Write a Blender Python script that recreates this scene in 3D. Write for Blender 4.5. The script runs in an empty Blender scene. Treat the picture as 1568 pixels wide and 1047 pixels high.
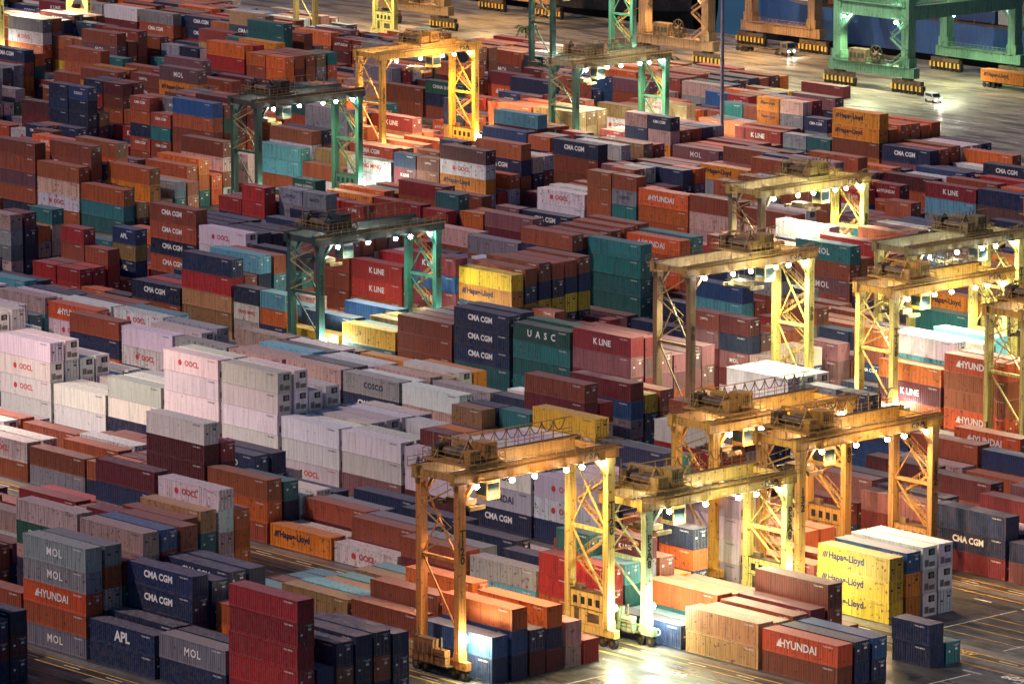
import bpy, math, random
from mathutils import Vector, Matrix
random.seed(11)
scene=bpy.context.scene
COL=scene.collection
W=2.438
PITCH_S=27.6; Q0=-149.0; SPAN=23.5; BAY=12.9; ROWP=2.84

# ------------------------------------------------------------------ helpers
class MB:
    def __init__(s): s.v=[];s.f=[];s.m=[]
    def quad(s,a,b,c,d,m=0):
        n=len(s.v); s.v+= [tuple(a),tuple(b),tuple(c),tuple(d)]; s.f.append((n,n+1,n+2,n+3)); s.m.append(m)
    def box(s,x0,x1,y0,y1,z0,z1,m=0):
        n=len(s.v)
        s.v+=[(x0,y0,z0),(x1,y0,z0),(x1,y1,z0),(x0,y1,z0),(x0,y0,z1),(x1,y0,z1),(x1,y1,z1),(x0,y1,z1)]
        for f in ((0,3,2,1),(4,5,6,7),(0,1,5,4),(1,2,6,5),(2,3,7,6),(3,0,4,7)):
            s.f.append(tuple(n+i for i in f)); s.m.append(m)
    def beam(s,a,b,w,h,m=0):
        a=Vector(a);b=Vector(b);d=(b-a).normalized()
        up=Vector((0,0,1)) if abs(d.z)<.95 else Vector((1,0,0))
        r=d.cross(up).normalized(); u=r.cross(d).normalized()
        n=len(s.v)
        for p in (a,b):
            for i,j in ((-1,-1),(1,-1),(1,1),(-1,1)):
                s.v.append(tuple(p+r*(w/2*i)+u*(h/2*j)))
        for f in ((0,3,2,1),(4,5,6,7),(0,1,5,4),(1,2,6,5),(2,3,7,6),(3,0,4,7)):
            s.f.append(tuple(n+i for i in f)); s.m.append(m)
    def cyl(s,a,b,r,k=12,m=0,r2=None):
        if r2 is None: r2=r
        a=Vector(a);b=Vector(b);d=(b-a).normalized()
        up=Vector((0,0,1)) if abs(d.z)<.95 else Vector((1,0,0))
        e=d.cross(up).normalized(); u=e.cross(d).normalized()
        n=len(s.v)
        for p,rr in ((a,r),(b,r2)):
            for i in range(k):
                t=2*math.pi*i/k
                s.v.append(tuple(p+e*(rr*math.cos(t))+u*(rr*math.sin(t))))
        for i in range(k):
            j=(i+1)%k
            s.f.append((n+i,n+j,n+k+j,n+k+i)); s.m.append(m)
        s.f.append(tuple(n+i for i in range(k))[::-1]); s.m.append(m)
        s.f.append(tuple(n+k+i for i in range(k))); s.m.append(m)
    def ball(s,c,r,m=0,k=8):
        n=len(s.v); rings=5
        s.v.append((c[0],c[1],c[2]-r))
        for j in range(1,rings):
            t=math.pi*j/rings-math.pi/2
            for i in range(k):
                a=2*math.pi*i/k
                s.v.append((c[0]+r*math.cos(t)*math.cos(a),c[1]+r*math.cos(t)*math.sin(a),c[2]+r*math.sin(t)))
        s.v.append((c[0],c[1],c[2]+r)); last=len(s.v)-1
        for i in range(k):
            j=(i+1)%k
            s.f.append((n,n+1+j,n+1+i)); s.m.append(m)
            s.f.append((last,last-k+i,last-k+j)); s.m.append(m)
            for q in range(rings-2):
                b=n+1+q*k
                s.f.append((b+i,b+j,b+k+j,b+k+i)); s.m.append(m)
    def text(s,body,size,fn,m,offset=0.0,spacing=1.0):
        vs,fs=text_geo(body,size,offset,spacing)
        n=len(s.v); s.v+=[fn(x,y) for x,y in vs]
        for f in fs: s.f.append(tuple(n+i for i in f)); s.m.append(m)
    def mesh(s,name,mats):
        me=bpy.data.meshes.new(name); me.from_pydata(s.v,[],s.f)
        for mt in mats: me.materials.append(mt)
        me.polygons.foreach_set("material_index",s.m); me.update(); return me
_tc={}
def text_geo(body,size,offset,spacing):
    k=(body,size,offset,spacing)
    if k in _tc: return _tc[k]
    c=bpy.data.curves.new('t','FONT'); c.body=body; c.size=size; c.align_x='CENTER'; c.align_y='CENTER'
    c.offset=offset; c.resolution_u=2; c.space_character=spacing; c.space_line=0.8
    o=bpy.data.objects.new('t',c); COL.objects.link(o)
    dg=bpy.context.evaluated_depsgraph_get()
    me=bpy.data.meshes.new_from_object(o.evaluated_get(dg))
    r=([(v.co.x,v.co.y) for v in me.vertices],[tuple(p.vertices) for p in me.polygons])
    bpy.data.objects.remove(o); bpy.data.curves.remove(c); bpy.data.meshes.remove(me)
    _tc[k]=r; return r
def obj(name,me,loc=(0,0,0),parent=None,color=None,rz=0):
    o=bpy.data.objects.new(name,me); COL.objects.link(o); o.location=loc
    if rz: o.rotation_euler=(0,0,rz)
    if parent: o.parent=parent
    if color: o.color=(*color[:3],1)
    return o
def empty(name,loc,rz=0):
    e=bpy.data.objects.new(name,None); COL.objects.link(e); e.location=loc; e.rotation_euler=(0,0,rz); e.empty_display_size=1; return e

# ------------------------------------------------------------------ materials
def newmat(name):
    m=bpy.data.materials.new(name); m.use_nodes=True; nt=m.node_tree
    return m,nt,nt.nodes['Principled BSDF']
def N(nt,t,**k):
    n=nt.nodes.new(t)
    for a,b in k.items(): setattr(n,a,b)
    return n
def mixc(nt,fac,a,b,mode='MIX'):
    n=N(nt,'ShaderNodeMix',data_type='RGBA',blend_type=mode)
    for sock,val in ((n.inputs[0],fac),(n.inputs[6],a),(n.inputs[7],b)):
        if hasattr(val,'is_output'): nt.links.new(val,sock)
        else: sock.default_value=val
    return n.outputs[2]
def ramp(nt,src,a,b,lo=0.,hi=1.):
    n=N(nt,'ShaderNodeMapRange'); nt.links.new(src,n.inputs[0])
    n.inputs[1].default_value=a;n.inputs[2].default_value=b;n.inputs[3].default_value=lo;n.inputs[4].default_value=hi
    return n.outputs[0]
def noise(nt,vec,scale,detail=3,sc=(1,1,1)):
    mp=N(nt,'ShaderNodeMapping'); mp.inputs['Scale'].default_value=sc; nt.links.new(vec,mp.inputs[0])
    n=N(nt,'ShaderNodeTexNoise'); n.inputs['Scale'].default_value=scale; n.inputs['Detail'].default_value=detail
    nt.links.new(mp.outputs[0],n.inputs['Vector']); return n.outputs['Fac']
def painted(name,rough=.5,dust=.35,rust=.62,dirt=.38):
    m,nt,b=newmat(name)
    oi=N(nt,'ShaderNodeObjectInfo'); tc=N(nt,'ShaderNodeTexCoord'); ge=N(nt,'ShaderNodeNewGeometry')
    mul=N(nt,'ShaderNodeMath',operation='MULTIPLY'); nt.links.new(oi.outputs['Random'],mul.inputs[0]); mul.inputs[1].default_value=317.
    ad=N(nt,'ShaderNodeVectorMath',operation='ADD'); nt.links.new(tc.outputs['Object'],ad.inputs[0]); nt.links.new(mul.outputs[0],ad.inputs[1])
    v=ad.outputs[0]
    st=noise(nt,v,1.0,3,(3.6,3.6,.22)); pt=noise(nt,v,2.1,5)
    c=mixc(nt,ramp(nt,pt,.35,.6,0,.10),oi.outputs['Color'],(.36,.30,.30,1))
    c=mixc(nt,ramp(nt,st,.45,.72,0,dirt),c,(.03,.022,.02,1))
    c=mixc(nt,ramp(nt,pt,rust,rust+.05,0,.8),c,(.10,.035,.016,1))
    sx=N(nt,'ShaderNodeSeparateXYZ'); nt.links.new(ge.outputs['Normal'],sx.inputs[0])
    top=ramp(nt,sx.outputs[2],.6,.9,0,dust)
    mm=N(nt,'ShaderNodeMath',operation='MULTIPLY'); nt.links.new(top,mm.inputs[0]); nt.links.new(ramp(nt,pt,.3,.65,.3,1.),mm.inputs[1])
    c=mixc(nt,mm.outputs[0],c,(.42,.34,.33,1))
    nt.links.new(c,b.inputs['Base Color'])
    nt.links.new(ramp(nt,pt,.3,.7,rough-.1,rough+.2),b.inputs['Roughness'])
    return m
def flat(name,col,rough=.6,metal=0.,var=.25,scale=2.):
    m,nt,b=newmat(name); tc=N(nt,'ShaderNodeTexCoord')
    f=noise(nt,tc.outputs['Object'],scale,4)
    c=mixc(nt,ramp(nt,f,.3,.7,0,1),tuple(x*(1-var) for x in col)+(1,),tuple(min(1,x*(1+var)) for x in col)+(1,))
    nt.links.new(c,b.inputs['Base Color']); b.inputs['Roughness'].default_value=rough; b.inputs['Metallic'].default_value=metal
    return m
def glow(name,col,s):
    m,nt,b=newmat(name); b.inputs['Base Color'].default_value=(*col,1); b.inputs['Emission Color'].default_value=(*col,1); b.inputs['Emission Strength'].default_value=s
    return m
M_cont=painted('container_paint',.5,.44,.62,.50)
M_reef=painted('reefer_paint',.48,.12,.69,.28)
M_crane=painted('crane_paint',.5,.12,.62,.62)
M_hard=flat('galvanised_hardware',(.20,.19,.18),.45,.5)
M_dark=flat('dark_opening',(.012,.012,.014),.6)
M_wht=flat('white_lettering',(.86,.84,.82),.6,0,.05)
M_nav=flat('navy_lettering',(.015,.02,.06),.6)
M_redt=flat('red_lettering',(.55,.04,.04),.6)
M_mach=flat('machinery_steel',(.11,.075,.045),.5,.2,.6,1.)
M_rub=flat('tyre_rubber',(.015,.015,.015),.85)
M_glass=flat('cab_glass',(.02,.03,.035),.08)
M_rail=flat('handrail_steel',(.42,.25,.08),.5)
M_blk=flat('black_paint',(.02,.02,.02),.5)
M_yel=flat('yellow_paint',(.70,.42,.05),.5)
M_lampW=glow('lamp_glass_warm',(1,.90,.68),200)
M_lampG=glow('lamp_glass_cool',(.92,1,.90),200)
LAMP={'w':M_lampW,'g':M_lampG}
TC={'w':M_wht,'d':M_nav,'r':M_redt}

# ------------------------------------------------------------------ container meshes
def corr_x(mb,x0,x1,y,dy,z0,z1,per=.38,m=0):
    n=max(1,round((x1-x0)/per)); p=(x1-x0)/n; pts=[]
    for i in range(n):
        a=x0+i*p
        pts+=[(a,0),(a+p*.28,0),(a+p*.5,1),(a+p*.78,1)]
    pts.append((x1,0)); b=len(mb.v)
    for x,t in pts: mb.v+= [(x,y+dy*t,z0),(x,y+dy*t,z1)]
    for i in range(len(pts)-1):
        k=b+2*i; mb.f.append((k,k+2,k+3,k+1)); mb.m.append(m)
def corr_y(mb,y0,y1,x,dx,z0,z1,per=.25,m=0):
    n=max(1,round((y1-y0)/per)); p=(y1-y0)/n; pts=[]
    for i in range(n):
        a=y0+i*p
        pts+=[(a,0),(a+p*.28,0),(a+p*.5,1),(a+p*.78,1)]
    pts.append((y1,0)); b=len(mb.v)
    for y,t in pts: mb.v+= [(x+dx*t,y,z0),(x+dx*t,y,z1)]
    for i in range(len(pts)-1):
        k=b+2*i; mb.f.append((k,k+2,k+3,k+1)); mb.m.append(m)
def roof(mb,x0,x1,z):
    n=round((x1-x0)/.45); p=(x1-x0)/n; b=len(mb.v); pts=[]
    for i in range(n):
        a=x0+i*p; pts+=[(a,0),(a+p*.3,0),(a+p*.5,-.025),(a+p*.8,-.025)]
    pts.append((x1,0))
    for x,t in pts: mb.v+=[(x,-W/2+.06,z+t),(x,W/2-.06,z+t)]
    for i in range(len(pts)-1):
        k=b+2*i; mb.f.append((k,k+2,k+3,k+1)); mb.m.append(0)
_mc={}
def cont_mesh(L,H,text,tc,reefer=False):
    key=(L,H,text,tc,reefer)
    if key in _mc: return _mc[key]
    mb=MB(); hx=L/2; hy=W/2
    for sx in (-1,1):
        for sy in (-1,1):
            x0,x1=sorted((sx*(hx-.01),sx*(hx-.16))); y0,y1=sorted((sy*(hy-.01),sy*(hy-.15)))
            mb.box(x0,x1,y0,y1,.11,H-.115)
            x0,x1=sorted((sx*hx,sx*(hx-.18))); y0,y1=sorted((sy*hy,sy*(hy-.165)))
            mb.box(x0,x1,y0,y1,0,.118,0); mb.box(x0,x1,y0,y1,H-.118,H,0)
            xa=sx*(hx+.002); mb.quad((xa,sy*(hy-.05),.03),(xa,sy*(hy-.12),.03),(xa,sy*(hy-.12),.09),(xa,sy*(hy-.05),.09),3)
            mb.quad((xa,sy*(hy-.05),H-.09),(xa,sy*(hy-.12),H-.09),(xa,sy*(hy-.12),H-.03),(xa,sy*(hy-.05),H-.03),3)
    for sy in (-1,1):
        y0,y1=sorted((sy*(hy-.006),sy*(hy-.09)))
        mb.box(-hx+.17,hx-.17,y0,y1,H-.13,H-.025); mb.box(-hx+.17,hx-.17,y0,y1,.02,.17)
        if reefer:
            mb.quad((-hx+.16,sy*(hy-.03),.17),(hx-.16,sy*(hy-.03),.17),(hx-.16,sy*(hy-.03),H-.13),(-hx+.16,sy*(hy-.03),H-.13))
            n=int(L/1.2)
            for i in range(1,n):
                x=-hx+L*i/n; y0,y1=sorted((sy*(hy-.03),sy*(hy-.018))); mb.box(x-.04,x+.04,y0,y1,.18,H-.14)
        else: corr_x(mb,-hx+.16,hx-.16,sy*(hy-.02),-sy*.055,.17,H-.13)
    for sx in (-1,1):
        x0,x1=sorted((sx*(hx-.015),sx*(hx-.1)))
        mb.box(x0,x1,-hy+.15,hy-.15,H-.14,H-.02); mb.box(x0,x1,-hy+.15,hy-.15,.02,.17)
    roof(mb,-hx+.1,hx-.1,H-.03)
    mb.quad((-hx+.1,-hy+.1,.12),(hx-.1,-hy+.1,.12),(hx-.1,hy-.1,.12),(-hx+.1,hy-.1,.12),3)
    if reefer:
        x=-hx+.05; mb.quad((x,-hy+.15,.17),(x,hy-.15,.17),(x,hy-.15,H-.14),(x,-hy+.15,H-.14))
        mb.box(x-.02,x,-.85,.2,H-1.15,H-.35,3); mb.cyl((x-.02,-.38,H-.75),(x-.035,-.38,H-.75),.3,14,1)
        mb.box(x-.025,x,-.9,.1,.35,.95,1); mb.box(x-.03,x,.2,.85,.4,1.25,1)
    else: corr_y(mb,-hy+.15,hy-.15,-hx+.03,.045,.17,H-.14)
    x=hx-.055
    mb.box(x-.03,x,-hy+.16,-.012,.18,H-.15); mb.box(x-.03,x,.012,hy-.16,.18,H-.15)
    mb.quad((x-.02,-.02,.17),(x-.02,.02,.17),(x-.02,.02,H-.14),(x-.02,-.02,H-.14),3)
    for z in (.75,1.3,1.85):
        mb.box(x,x+.012,-hy+.2,-.05,z,z+.09); mb.box(x,x+.012,.05,hy-.2,z,z+.09)
    for y in (-.82,-.3,.3,.82):
        mb.box(x+.013,x+.05,y-.02,y+.02,.14,H-.1,1)
        for z in (.22,H-.3): mb.box(x+.006,x+.058,y-.06,y+.06,z,z+.08,1)
    for y in (-.55,.55): mb.box(x+.015,x+.05,y-.27,y+.27,1.08,1.12,1)
    def D(cx,cz): return lambda u,v:(x+.014,cx+u,cz+v)
    mb.text('TCNU 482913\n45G1',.2,D(.6,H-.5),2,.004); mb.box(x,x+.013,.35,.85,H-1.05,H-.8,2)
    mb.box(x,x+.013,-.75,-.45,1.35,1.6,2)
    for sy in (-1,1):
        yy=sy*(hy-.008)
        def S(cx,cz): return lambda u,v:(( cx+u) if sy<0 else -(cx+u),yy,cz+v)
        mb.text('TCNU 482913',.26,S(hx-1.6,H-.42),2,.004)
        if text:
            short=L<8
            sz,off,spc,cx,cz={'HYUNDAI':(1.35,.03,1.0,-.3,.5),'K LINE':(1.25,.035,1.0,0,.5),'Hapag-Lloyd':(1.2,.04,1.,-1.2,.6),
              'CMA CGM':(1.15,.045,1.,-.3,.58),'MOL':(1.35,.03,1.15,0,.5),'OOCL':(1.1,.03,1.0,.2,.5),'APL':(1.7,.06,1.,0,.5),
              'UASC':(1.4,.03,2.2,0,.5),'COSCO':(1.15,.03,1.1,.5,.5),'YANG MING':(1.2,.03,1.,0,.5),'CAPITAL':(.7,.015,1.,-2,.6),
              'tex':(.9,.02,1.,-4.2,.75),'CHINA SHIPPING':(1.0,.02,1.,0,.55),'HAMBURG SUD':(1.05,.03,1.,0,.5),'EVERGREEN':(1.1,.03,1.1,0,.5)}[text]
            if short: sz*=.62; cx=0; spc=min(spc,1.2); off*=.6
            mb.text(text,sz,S(cx*(L/12.19),H*cz),2,off,spc)
            if text=='HYUNDAI':
                c=-3.4 if not short else -2.2
                a=.8 if not short else .5
                fn=S(c,H*.5); n=len(mb.v); mb.v+=[fn(-a*.6,-a*.5),fn(a*.6,-a*.5),fn(0,a*.6)]; mb.f.append((n,n+1,n+2)); mb.m.append(2)
            if text=='Hapag-Lloyd' and not short:
                fn=S(-5.0,H*.6)
                for k in range(3):
                    n=len(mb.v); o=k*.28-.35; mb.v+=[fn(o,-.4),fn(o+.2,-.4),fn(o+.5,.4),fn(o+.3,.4)]; mb.f.append((n,n+1,n+2,n+3)); mb.m.append(2)
            if text=='OOCL':
                fn=S(-2.4 if not short else -1.5,H*.5); n=len(mb.v)
                for i in range(10):
                    t=2*math.pi*i/10; mb.v.append(fn(.42*math.cos(t),.42*math.sin(t)))
                mb.f.append(tuple(range(n,n+10))); mb.m.append(2)
    me=mb.mesh('container',[M_reef if reefer else M_cont,M_hard,TC[tc],M_dark]); _mc[key]=me; return me

C=dict(rust=(.34,.07,.028),maroon=(.16,.013,.02),red=(.52,.028,.022),orange=(.78,.155,.02),horange=(.90,.27,.012),navy=(.007,.026,.095),
 blue=(.012,.10,.30),teal=(.015,.20,.21),dgreen=(.008,.09,.07),grey=(.31,.31,.35),white=(.84,.78,.79),yellow=(.82,.50,.02),tan=(.46,.26,.10),
 lblue=(.12,.40,.52),mauve=(.26,.095,.115),pink=(.70,.45,.41))
LIV={'rust':(C['rust'],None,'w',0),'rust2':((.45,.105,.035),None,'w',0),'maroon':(C['maroon'],None,'w',0),'capital':((.28,.055,.035),'CAPITAL','w',0),
 'tex':((.35,.075,.04),'tex','w',0),'kred':(C['red'],'K LINE','w',0),'kmar':((.23,.014,.028),'K LINE','w',0),'hyr':((.80,.12,.025),'HYUNDAI','w',0),
 'hymar':((.36,.02,.022),'HYUNDAI','w',0),'hapag':(C['horange'],'Hapag-Lloyd','d',0),'hapy':((.74,.43,.012),'Hapag-Lloyd','d',0),'orange':(C['orange'],None,'w',0),
 'cma':(C['navy'],'CMA CGM','w',0),'navy':(C['navy'],None,'w',0),'blue':(C['blue'],None,'w',0),'apl':((.006,.032,.12),'APL','w',0),'mol':(C['mauve'],'MOL','w',0),
 'molg':(C['grey'],'MOL','w',0),'oocl':(C['white'],'OOCL','r',0),'rf':(C['white'],None,'d',1),'rfm':(C['white'],'OOCL','r',1),'rfh':(C['white'],'HYUNDAI','d',1),
 'uasc':(C['dgreen'],'UASC','w',0),'teal':(C['teal'],None,'w',0),'molt':(C['teal'],'MOL','w',0),'cosco':(C['grey'],'COSCO','d',0),'yang':((.7,.62,.62),'YANG MING','r',0),
 'green':((.02,.16,.09),'CHINA SHIPPING','w',0),'grey':(C['grey'],None,'w',0),'tan':(C['tan'],None,'w',0),'yellow':(C['yellow'],None,'d',0),
 'lblue':(C['lblue'],None,'w',0),'mauve':(C['mauve'],None,'w',0),'pink':(C['pink'],None,'d',0),'red':((.46,.02,.022),None,'w',0),'bluetop':(C['blue'],'Hapag-Lloyd','w',0),
 'ham':((.46,.025,.02),'HAMBURG SUD','w',0),'cmar':((.52,.095,.045),'CMA CGM','w',0),'cosn':((.012,.045,.15),'COSCO','w',0)}
WT={'rust':16,'rust2':14,'maroon':7,'capital':2,'tex':4,'kred':2.5,'kmar':2.5,'hyr':3,'hymar':2,'hapag':4,'orange':9,'cma':5,'navy':12,'blue':5,'apl':.8,'mol':2.5,
 'molg':1.2,'oocl':3.5,'rf':3.5,'teal':4.5,'molt':.8,'cosco':1.5,'yang':1.5,'green':1,'grey':3.5,'tan':3.5,'yellow':1,'lblue':3,'mauve':5,'pink':5.5,'red':4,'ham':.6,'cmar':1.5,'cosn':1.2}
keys=list(WT); wts=[WT[k] for k in keys]
def pick(): return random.choices(keys,wts)[0]
def inside(p,q):
    X=.669*p+.743*q; D=804-.743*p+.669*q
    return 560<D<1330 and abs(X)<.118*D+14
NC=0
def put(L,H,liv,p,q,z,flip=None,parent=None):
    global NC
    col,text,tc,rf=LIV[liv]
    k=random.uniform(.6,1.25); 
    if rf or liv=='oocl': k=random.choice((random.uniform(.9,1.03),random.uniform(.66,.95)))
    if liv=='hapy': k=random.uniform(.9,1.05)
    col=tuple(min(.92,max(.004,c*k*random.uniform(.9,1.1))) for c in col)
    if rf and H<2.7 and L>8: H=2.896
    me=cont_mesh(L,H,text,tc,bool(rf))
    fl=(random.random()<.45) if flip is None else flip
    o=bpy.data.objects.new('shipping_container',me); COL.objects.link(o)
    o.location=(p+random.uniform(-.05,.05),q+random.uniform(-.04,.04),z)
    o.rotation_euler=(0,0,(math.pi if fl else 0)+random.uniform(-.003,.003)); o.color=(*col,1); NC+=1
    return H

REF={-4:110,-3:118,-2:123,-1:158.5,0:160.5,1:189,2:170.7,3:164,4:53.6,5:-15.4,6:20,7:-87.3,8:-36.8,9:-50,10:-60,11:-71.5,12:-124,13:-180}
PMAX={-4:110,-3:118,-2:123.5,-1:159,0:161,1:189.5,2:171.2,12:-122,13:-165}
F={}
def feat(s,p,row,livs,h=None):
    n=round((p-REF[s])/BAY); F[(s,n,row)]=livs
# lower left
feat(-1,158.5,0,['red','red','red','red','red']); feat(-1,158.5,1,['maroon','navy']); 
for r in (2,3,4,5): feat(-1,158.5,r,['navy','navy','navy'] if r%2 else ['navy','rust','navy'])
feat(-1,145.6,0,['navy','molg']); feat(-1,145.6,1,['navy','navy']); feat(-1,145.6,2,['grey'])
feat(-1,132.7,0,['navy','apl']); feat(-1,132.7,1,['navy','navy']); feat(-1,132.7,2,['cma','navy','cma','cma'])
for r in (3,4,5): feat(-1,132.7,r,['navy','cma','navy','cma'])
for r in range(6): feat(-2,123,r,['navy','navy','blue','navy','navy'] if r<4 else ['navy','maroon','navy'])
# strip 0
feat(0,160.5,0,['navy','blue']); feat(0,160.5,1,['navy','blue','orange']); feat(0,160.5,2,['maroon','navy']); feat(0,160.5,3,['maroon','navy','orange']); feat(0,160.5,4,['pink','pink']); feat(0,160.5,5,['red'])
feat(0,147.6,0,['tan','rust']); feat(0,147.6,1,['rust','rust','rust2']); feat(0,147.6,2,['navy','lblue']); feat(0,147.6,3,['navy','orange','orange']); feat(0,147.6,4,['orange','pink']); feat(0,147.6,5,['rust','tan'])
for r in range(6): feat(0,108.9,r,['lblue'] if r in(1,2) else []); feat(0,121.8,r,['rust'] if r in (0,3) else ['lblue']); feat(0,134.7,r,['pink','lblue'] if r%2 else ['blue','tan'])
for r in range(6): feat(0,96,r,[['maroon','capital','kmar'],['grey','rust','rust'],['navy','teal','rust'],['tan','teal','tan'],['oocl','pink','oocl','oocl'],['orange','orange','orange']][r])
for r in range(6): feat(0,83.1,r,[['oocl','rf'],['maroon','red'],['mauve','pink'],['tan','tan'],['oocl','pink','navy','maroon'],['navy','rust','rust']][r])
for r in range(6): feat(0,70.2,r,[['kmar','hymar'],['maroon','red'],['rust']][r%3])
# strip 1
feat(1,189,0,['rust','hyr']); feat(1,189,1,['navy','navy']); feat(1,189,2,['navy','blue']); 
for r in (3,4,5): feat(1,189,r,[])
feat(1,176.1,0,['tan','tan']); feat(1,176.1,1,['rust2','tan']); feat(1,176.1,2,['rust','rust']); feat(1,176.1,3,['rust','maroon']); feat(1,176.1,4,['rust','rust','rust']); feat(1,176.1,5,['rust'])
feat(1,163.2,0,['cosn']); feat(1,163.2,1,['lblue']); feat(1,163.2,2,['teal','orange']); feat(1,163.2,3,['orange','orange']); feat(1,163.2,4,['navy','rust']); feat(1,163.2,5,['navy'])
for p in (137.4,124.5,111.6,98.7):
    for r in range(6): feat(1,p,r,[['lblue'],['navy','navy'],['hapag'],['oocl'],['maroon','rust'],['lblue','grey']][(r+int(p))%6])
for r in range(6): feat(1,72.9,r,[['navy','maroon','maroon','maroon','rf'],['grey','rust','maroon','red'],['navy','oocl'],['navy','blue','cosn'],['rust','navy','navy'],['tan','pink']][r])
for r in range(6): feat(1,85.8,r,[['rust','orange','rust2'],['navy','navy','teal'],['oocl','oocl'],['lblue','rf'],['blue','navy'],['blue']][r])
# strip 2
feat(2,170.7,0,['hapy','hapy','hapy']); feat(2,170.7,1,['hapag','hapag','bluetop']); feat(2,170.7,2,['rf','rf','rf']); feat(2,170.7,3,['rf','rf','rf']); feat(2,170.7,4,[]); feat(2,170.7,5,[])
for r in (0,1): feat(2,144.9,r,['rf','rf','rf','rf'])
for r in (2,3,4,5): feat(2,144.9,r,['navy','rust'])
for r in range(6): feat(2,157.8,r,['grey','rust'] if r<2 else ['tan'])
feat(2,106.2,0,['cma','rfh','rfh','rfh']); feat(2,93.3,0,['maroon','rf','rfh']); feat(2,119.1,0,['navy','oocl','rfm'])
for r in (1,2,3): feat(2,106.2,r,['rf','rf','rf','rf'])
for p in (119.1,):
    for r in (1,2,3): feat(2,p,r,['rf','rfm','rf'])
for p,hh in ((80.4,3),(67.5,3),(54.6,5),(41.7,5),(28.8,3),(15.9,2),(3.0,4),(-9.9,5),(-22.8,5),(-35.7,4),(-48.6,4),(-61.5,3),(-74.4,3)):
    for r in range(6):
        n=max(1,hh-(r//2 if hh>3 else 0)-random.choice((0,0,1)))
        if r<2: n=hh
        st=[random.choice(('rf','rf','rfm','rf')) for _ in range(n)]
        if random.random()<.4: st[0]=random.choice(('navy','lblue','mauve'))
        if r>1 and random.random()<.2: st=[random.choice(('navy','lblue','mauve','grey','cosco')) for _ in st]
        feat(2,p,r,st)
for p in (80,67,54,41,28,15,2.8,-10,-23,-36,-49,-62):
    for r in range(5):
        if random.random()<.85: feat(3,p,r,[random.choice(('rf','rfm','oocl','cosco','rf','cma','pink','lblue','navy')) for _ in range(random.choice((2,3,3)))])
for p in (47,34,21,8,-5,-31,-44):
    for r in range(5): feat(1,p,r,[random.choice(('rf','oocl','rust','navy','rust2','rf','grey')) for _ in range(random.choice((1,2,2)))])
# strip 3, right-hand edge
for p in (203,190,177,164,151,138):
    for r in range(6): feat(3,p,r,[['navy','maroon'],['navy','maroon','mauve'],['maroon','cma','navy'],['mauve','navy'],['navy','oocl'],['navy','rust','maroon']][(r+int(p))%6])
# strip 4/5
for r in range(6): feat(4,53.6,r,['teal','molt','teal','teal','uasc'] if r<2 else ['rust','rust','mauve','rust'])
for r in range(6): feat(4,66.5,r,['kmar','maroon','kmar','mauve','kmar'] if r<2 else ['navy','rust','mauve','mauve'])
for r in range(6): feat(4,40.7,r,['molt','teal','cma','cma','cma'] if r<1 else ['rust','teal','navy'])
for r in range(6): feat(4,14.9,r,[['navy','teal','yellow'],['navy','lblue','lblue'],['teal','lblue','tan']][r%3])
for r in range(6): feat(4,2.,r,[['teal','yellow'],['navy','navy','blue'],['teal','lblue']][r%3])
for r in range(6): feat(4,-36.7,r,[['navy','rust','cma'],['navy','hyr','kred'],['rust','teal','navy']][r%3])
for r in range(6): feat(4,66.5+25.8,r,['tan','rf','rf','rf'] if r in(2,3,4) else ['rust','pink'])
feat(5,-15.4,0,['rust2','orange','kred','kred']); feat(5,-15.4,1,['kred','kred','rust'])
for r in range(6): feat(5,-54.1,r,['oocl','rfm','rf','rfm'] if r<1 else [['navy','navy','blue','navy'],['cma','navy','navy','navy']][r%2])
for r in range(6): feat(5,-67,r,['maroon','cmar','cma','cmar','cmar'] if r<1 else ['navy','cma','navy','cma'])
for r in range(6): feat(5,10.4,r,['hapag','rust','navy','hapag','yellow'] if r<1 else ['rust','navy','yellow','navy','rust'])
for r in range(6): feat(6,-5.8,r,['rust','navy','yellow','navy','rust'])
feat(7,-87.3,0,['rust','hapag','hapag']); feat(7,-87.3,1,['orange','rust','orange'])
for r in range(6): feat(8,-36.8,r,['navy','orange','orange','hyr'] if r<1 else ['mauve','navy','rust'])
for r in range(6): feat(11,-71.5,r,['rust','hapag','rust','hapag','hapag'] if r<1 else ['rust','orange','rust','orange'])
feat(11,-97.3,0,['orange','rust','kred']); feat(11,-97.3,1,['rust','rust','rust'])
for r in range(6): feat(10,-125,r,['tan','tan','tan','tan'] if r<3 else ['tan','navy'])
for r in range(6): feat(8,-62,r,['rf','rf','oocl'] if r<2 else ['rust','navy','rust'])
for r in range(6): feat(9,-75.8,r,[['rust','navy','mol'],['rust','navy','rust']][r%2])
for r in range(4): feat(8,-114.2,r,['rf','rf','yang'] if r==0 else ['oocl','rust'])

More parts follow.
